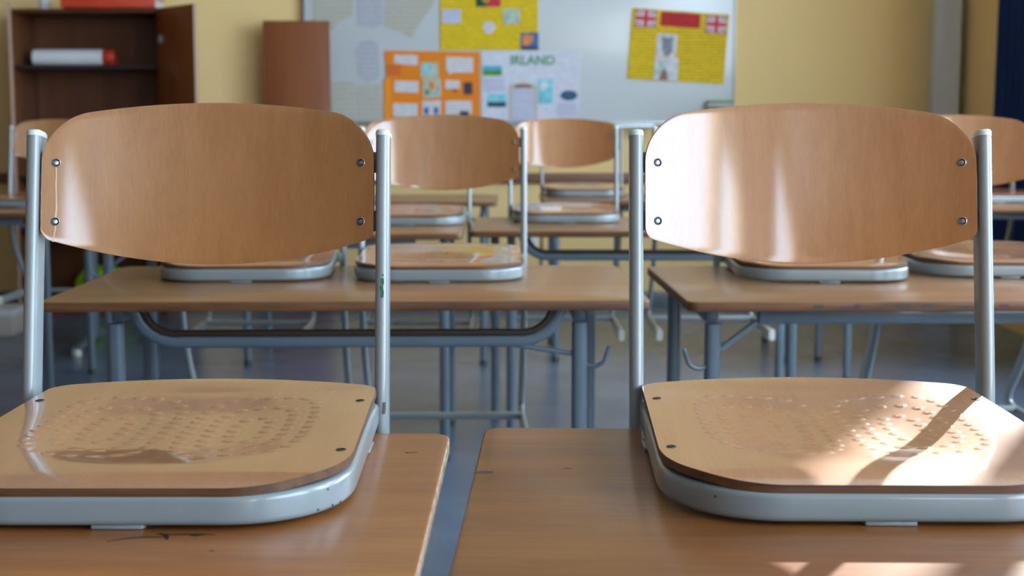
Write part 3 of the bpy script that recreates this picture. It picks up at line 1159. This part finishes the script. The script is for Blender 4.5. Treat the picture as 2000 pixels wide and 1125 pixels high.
sheet('oval_photo', [(1112 + 17 * math.cos(2 * math.pi * k / 24), 186 - 10 * math.sin(2 * math.pi * k / 24)) for k in range(24)], 'p_seablue', Y2, .0025, pW)
sheet('text_block', rect(1088, 1128, 200, 228), 'p_lilac', Y2, .0025, pW)
sheet('text_block', rect(945, 985, 152, 178), 'p_lilac', Y2, .0025, pW)

# yellow poster with two flags
pU = poster('paper_poster', [(1235, 15), (1425, 28), (1416, 164), (1226, 153)], 'p_yellow2', 'tilted yellow poster with red heading and two cross flags, right on the whiteboard')


def tilt(u, v):        # local poster frame, unit along its top edge / left edge
    o = Vector((1235, 15)); ex = Vector((190, 13)) / 190.0; ey = Vector((-9, 138)) / 138.0
    p = o + ex * u + ey * v
    return (p.x, p.y)


def trect(u0, u1, v0, v1):
    return [tilt(u0, v0), tilt(u1, v0), tilt(u1, v1), tilt(u0, v1)]


sheet('red_heading', trect(57, 134, 3, 31), 'p_red', Y2, .0025, pU)
for (u0, v0) in ((8, 2), (146, 4)):
    w_, h_ = 40, 34
    fg = sheet('cross_flag', trect(u0, u0 + w_, v0, v0 + h_), 'p_navy', Y2, .0025, pU)
    for (a, b, c, d) in ((0, 0, w_, h_), (0, h_, w_, 0)):
        dx, dy = (c - a), (d - b)
        L = math.hypot(dx, dy)
        nx, ny = -dy / L, dx / L
        for hw, mt, yy in ((4.2, 'p_flagwhite', Y3), (1.5, 'p_flagred', Y3 - .001)):
            e = hw * 1.0
            sheet('flag_diagonal', [tilt(u0 + a + nx * hw + dx / L * e, v0 + b + ny * hw + dy / L * e), tilt(u0 + c + nx * hw - dx / L * e, v0 + d + ny * hw - dy / L * e),
                                    tilt(u0 + c - nx * hw - dx / L * e, v0 + d - ny * hw - dy / L * e), tilt(u0 + a - nx * hw + dx / L * e, v0 + b - ny * hw + dy / L * e)], mt, yy, .001, fg)
    for hw, mt, yy in ((6.5, 'p_flagwhite', Y3 - .002), (4.0, 'p_flagred', Y3 - .003)):
        sheet('flag_cross', trect(u0, u0 + w_, v0 + h_ / 2 - hw, v0 + h_ / 2 + hw), mt, yy, .001, fg)
        sheet('flag_cross', trect(u0 + w_ / 2 - hw, u0 + w_ / 2 + hw, v0, v0 + h_), mt, yy - .0002, .001, fg)
ph = sheet('grey_photo', trect(53, 92, 46, 91), 'p_whitephoto', Y2, .0025, pU)
sheet('photo_figure', [tilt(62, 50), tilt(70, 55), tilt(84, 50), tilt(84, 78), tilt(78, 90), tilt(70, 90), tilt(64, 76)], 'p_greyphoto', Y3, .002, ph)
ph = sheet('pale_photo', trect(52, 98, 92, 136), 'p_whitephoto', Y2, .0025, pU)
sheet('photo_figure', [tilt(62, 136), tilt(66, 120), tilt(72, 112), tilt(78, 122), tilt(80, 136)], 'p_brownphoto', Y3, .002, ph)
sheet('photo_figure', [tilt(60, 100), tilt(72, 98), tilt(68, 116), tilt(58, 130)], 'p_map', Y3, .002, ph)

# loose drawings on the left of the board
for q, mt, lb in (
        ([(611, -40), (692, -40), (688, 30), (660, 42), (648, 58), (612, 58)], 'p_beige', 'grey beige paper sheet at the upper left of the whiteboard'),
        ([(695, -40), (748, -40), (747, 48), (730, 54), (697, 50)], 'p_greyl', 'lilac grey paper sheet between two beige sheets at the board top'),
        ([(750, -40), (856, -40), (846, 10), (816, 52), (802, 75), (785, 62), (750, 52)], 'p_beige', 'beige paper with a pointed lower corner left of the yellow poster'),
        ([(693, 100), (702, 82), (722, 76), (738, 84), (740, 150), (716, 160), (698, 146)], 'p_greyl', 'lilac grey round-topped paper left of the orange poster'),
        ([(646, 158), (688, 158), (694, 176), (694, 240), (646, 240)], 'p_beige', 'beige paper low on the board beside the brown panel'),
        ([(697, 166), (718, 162), (742, 164), (744, 236), (698, 240)], 'p_beige', 'beige paper low on the board touching the orange poster')):
    tag(sheet('paper_sheet', q, mt, BY - .0025, .0022), lb, 'paper', 'loose papers on the whiteboard')

# green sponge on the tray at the right end of the board
sp = empty('board_sponge', (bx(1408), BY - 0.037, bz(208)))
add('sponge_body', boxes('sponge_body', [(-.075, .08, -.025, .025, 0, .022)], 'p_tan', .004), sp)
add('scouring_layer', boxes('scouring_layer', [(-.075, .08, -.025, .025, .022, .036)], 'p_green', .004), sp)
tag(sp, 'green board sponge on a small ledge at the lower right whiteboard corner', 'sponge')
add('sponge_ledge', boxes('sponge_ledge', [(bx(1378), bx(1436), -.066, -.006, bz(208) - .006, bz(208) - .0005)], 'alu', .002), wb)

# ------------------------------------------------------------------ brown panel leaning beside the board
pn = empty('wooden_panel', (-1.262, 8.44, 0))
add('board', boxes('board', [(-.19, .19, -.011, .011, .02, 1.692)], 'panel_wood', .002), pn)
add('edge_strip', boxes('edge_strip', [(-.194, .194, -.0115, .0115, 1.692, 1.697)], 'panel_wood', .001), pn)
for s in (-1, 1):
    add('edge_strip', boxes('edge_strip', [(min(s * .190, s * .194), max(s * .190, s * .194), -.0115, .0115, .02, 1.692)], 'panel_wood', .001), pn)
    add('foot', boxes('foot', [(s * .13 - .02, s * .13 + .02, -.08, .08, 0, .02)], 'shelf_dark', .003), pn)
tag(pn, 'tall reddish-brown wooden panel standing before the left end of the whiteboard', 'panel')

# ------------------------------------------------------------------ open cabinet
CX0, CX1, CY0, CY1, CZ1 = -2.845, -1.985, 8.15, 8.57, 1.745
cb = empty('storage_cabinet', ((CX0 + CX1) / 2, (CY0 + CY1) / 2, 0))
ox, oy = (CX0 + CX1) / 2, (CY0 + CY1) / 2
hw, hd = (CX1 - CX0) / 2, (CY1 - CY0) / 2
add('side_panel', boxes('side_panel', [(-hw, -hw + .02, -hd, hd, 0, CZ1)], 'dark_wood', .001), cb)
add('side_panel', boxes('side_panel', [(hw - .02, hw, -hd, hd, 0, CZ1)], 'dark_wood', .001), cb)
add('top_panel', boxes('top_panel', [(-hw + .02, hw - .02, -hd, hd, CZ1 - .02, CZ1)], 'dark_wood', .001), cb)
add('back_panel', boxes('back_panel', [(-hw + .02, hw - .02, hd - .01, hd, .08, CZ1 - .02)], 'dark_wood', 0), cb)
add('plinth', boxes('plinth', [(-hw + .02, hw - .02, -hd + .03, hd - .01, 0, .06)], 'dark_wood', 0), cb)
for z in (.08, .50, .80, 1.10, 1.43):
    s_ = add('shelf', boxes('shelf', [(-hw + .02, hw - .02, -hd + .02, hd - .01, z - .02, z)], 'dark_wood', .001), cb)
    add('shelf_edge', boxes('shelf_edge', [(-hw + .02, hw - .02, -hd + .016, -hd + .02, z - .022, z + .001)], 'shelf_dark', 0), s_)


def cab_door(px, ang, sgn):
    d = add('door', boxes('door', [(0, .42 * 1.0, -.009, .009, .07, CZ1)], 'door_wood', .001), cb, (px, -hd - .011, 0), (0, 0, ang))
    add('edge_strip', boxes('edge_strip', [(.42, .423, -.009, .009, .07, CZ1)], 'edge_band', 0), d)
    add('lock', lathe('lock', [(.012, -.012), (.012, .012), (.006, .014)], 14, ['steel']), d, (.39, 0, 1.0), (math.pi / 2, 0, 0))
    for hz in (.25, 1.55):
        add('hinge', boxes('hinge', [(.01, .05, -.016, -.009, hz, hz + .05)], 'steel', .001), d)
    return d


dr = cab_door(hw - .012, math.atan2(-0.37, 0.325), 1)
dl = cab_door(-hw + .012, math.radians(-71), -1)
tag(cb, 'open brown wooden cabinet with dark shelves against the cream wall', 'cabinet')

# things in and on the cabinet
rt = empty('poster_roll', (-2.555, 8.30, 1.4315 + .048))
roll = lathe('paper_roll', [(.030, -.20), (.046, -.20), (.047, -.19), (.047, .20), (.046, .202), (.030, .202)], 22, ['white'])
add('paper_roll', roll, rt, (0, 0, 0), (0, math.pi / 2, 0))
M['redcap'] = plain('red_plastic_cap', (196, 56, 30), 0.4)
add('end_cap', lathe('end_cap', [(.040, 0), (.0475, .002), (.0475, .058), (.042, .066), (.02, .068)], 22, ['redcap']), rt, (.2025, 0, 0), (0, math.pi / 2, 0))
tag(rt, 'white cardboard tube with red end cap lying on the cabinet shelf', 'tube')
M['redfolder'] = plain('red_orange_folder', (208, 66, 34), 0.5, var=0.1, vscale=10)
fo = empty('document_folder', (-2.27, 8.24, CZ1 + .001))
fo.rotation_euler = (0, 0, math.radians(4))
add('cover', boxes('cover', [(-.26, .26, -.16, .16, 0, .004), (-.26, .26, -.16, .16, .056, .060), (-.26, .26, -.16, -.156, .004, .056)], 'redfolder', .001), fo)
add('paper_stack', boxes('paper_stack', [(-.25, .25, -.154, .15, .0045, .0555)], 'p_card', 0), fo)
tag(fo, 'flat red folder lying on top of the open cabinet', 'folder')
cu_ = empty('paper_cup', (-2.66, 8.22, CZ1 + .001))
add('cup_wall', lathe('cup_wall', [(.026, 0), (.036, .085), (.038, .087), (.034, .085), (.025, .004)], 20, ['white']), cu_)
tag(cu_, 'small white cup standing on the cabinet beside the red folder', 'cup')


def lumpy(name, sx, sy, sz, mat, seed, amp=.25, flat=0.3):
    bm = bmesh.new()
    bmesh.ops.create_icosphere(bm, subdivisions=4, radius=1.0)
    rnd = random.Random(seed)
    ph = [(rnd.uniform(1.5, 4), rnd.uniform(0, 6), Vector((rnd.uniform(-1, 1), rnd.uniform(-1, 1), rnd.uniform(-1, 1))).normalized()) for _ in range(7)]
    for v in bm.verts:
        d = v.co.normalized()
        k = 1 + amp * sum(math.sin(f * 2 * d.dot(ax) + p) for f, p, ax in ph) / 5
        v.co = Vector((d.x * k * sx, d.y * k * sy, max(d.z * k, -flat) * sz + flat * sz))
    me = bpy.data.meshes.new(name)
    bm.to_mesh(me)
    bm.free()
    me.materials.append(M[mat])
    me.polygons.foreach_set('use_smooth', [True] * len(me.polygons))
    return me


M['neon'] = plain('neon_green_nylon', (160, 226, 20), 0.5, var=0.1, vscale=20)
gb = empty('gym_bag', (-2.40, 8.36, .0805))
add('bag_body', lumpy('bag_body', .17, .11, .15, 'neon', 3), gb)
add('drawstring', sweep('drawstring', catmull([(-.05, -.03, .17), (-.02, -.05, .23), (.04, -.05, .24), (.07, -.03, .18)], 6), circle(.004, 8), (0, 1, 0), ['black']), gb)
tag(gb, 'crumpled neon green bag in the bottom of the open cabinet', 'bag')
bxs = empty('flat_carton', (-2.80, 7.48, .0))
add('carton_body', boxes('carton_body', [(-.26, .20, -.15, .15, .0, .10)], 'p_tan', .003), bxs)
add('carton_lid', boxes('carton_lid', [(-.264, .204, -.154, .154, .1005, .135)], 'white', .003), bxs)
tag(bxs, 'low white carton on the floor before the cabinet at left', 'carton')

# wall socket low on the cream wall
so = empty('wall_socket', (bx(1037), Y_FAR, bz(478)))
add('cover_plate', boxes('cover_plate', [(-.040, .040, -.012, 0, -.040, .040)], 'white', .004), so)
add('socket_well', lathe('socket_well', [(.026, 0), (.026, .003), (.020, .002), (.019, -.008)], 20, ['white']), so, (0, -.0125, 0), (math.pi / 2, 0, 0))
tag(so, 'small white wall socket low on the cream wall between third-row desks', 'socket')

# ------------------------------------------------------------------ blue curtain beside the window
cv, cf = [], []
NY_, NZ_ = 70, 12
for j in range(NZ_ + 1):
    z = 0.35 + (2.95 - .35) * j / NZ_
    for i in range(NY_ + 1):
        t = i / NY_
        flare = 1.0 - 0.10 * (1 - j / NZ_)
        y = 7.52 - (1 - t) * 0.85 * flare + 0.05 * (1 - j / NZ_)
        x = 2.585 + 0.045 * math.sin(t * 2 * math.pi * 8 + 0.3 * math.sin(j * .5)) - .02 * (1 - j / NZ_)
        cv.append((x, y, z))
n0 = len(cv)
cv += [(x + .004, y, z) for x, y, z in cv]
for j in range(NZ_):
    for i in range(NY_):
        q = (j * (NY_ + 1) + i, j * (NY_ + 1) + i + 1, (j + 1) * (NY_ + 1) + i + 1, (j + 1) * (NY_ + 1) + i)
        cf.append(q)
        cf.append(tuple(n0 + k for k in reversed(q)))
cr = empty('window_curtain', (0, 0, 0))
add('curtain_cloth', mesh_from('curtain_cloth', cv, cf, ['curtain'], angle=80), cr)
add('curtain_rod', sweep('curtain_rod', [(2.585, 6.45, 2.97), (2.585, 7.6, 2.97)], circle(.014), (1, 0, 0), ['alu']), cr)
add('rod_bracket', boxes('rod_bracket', [(2.585, WALL_R, 6.53, 6.55, 2.96, 2.98), (2.585, WALL_R, 7.55, 7.57, 2.96, 2.98)], 'alu', 0), cr)
tag(cr, 'dark blue curtain hanging at the right picture edge', 'curtain')
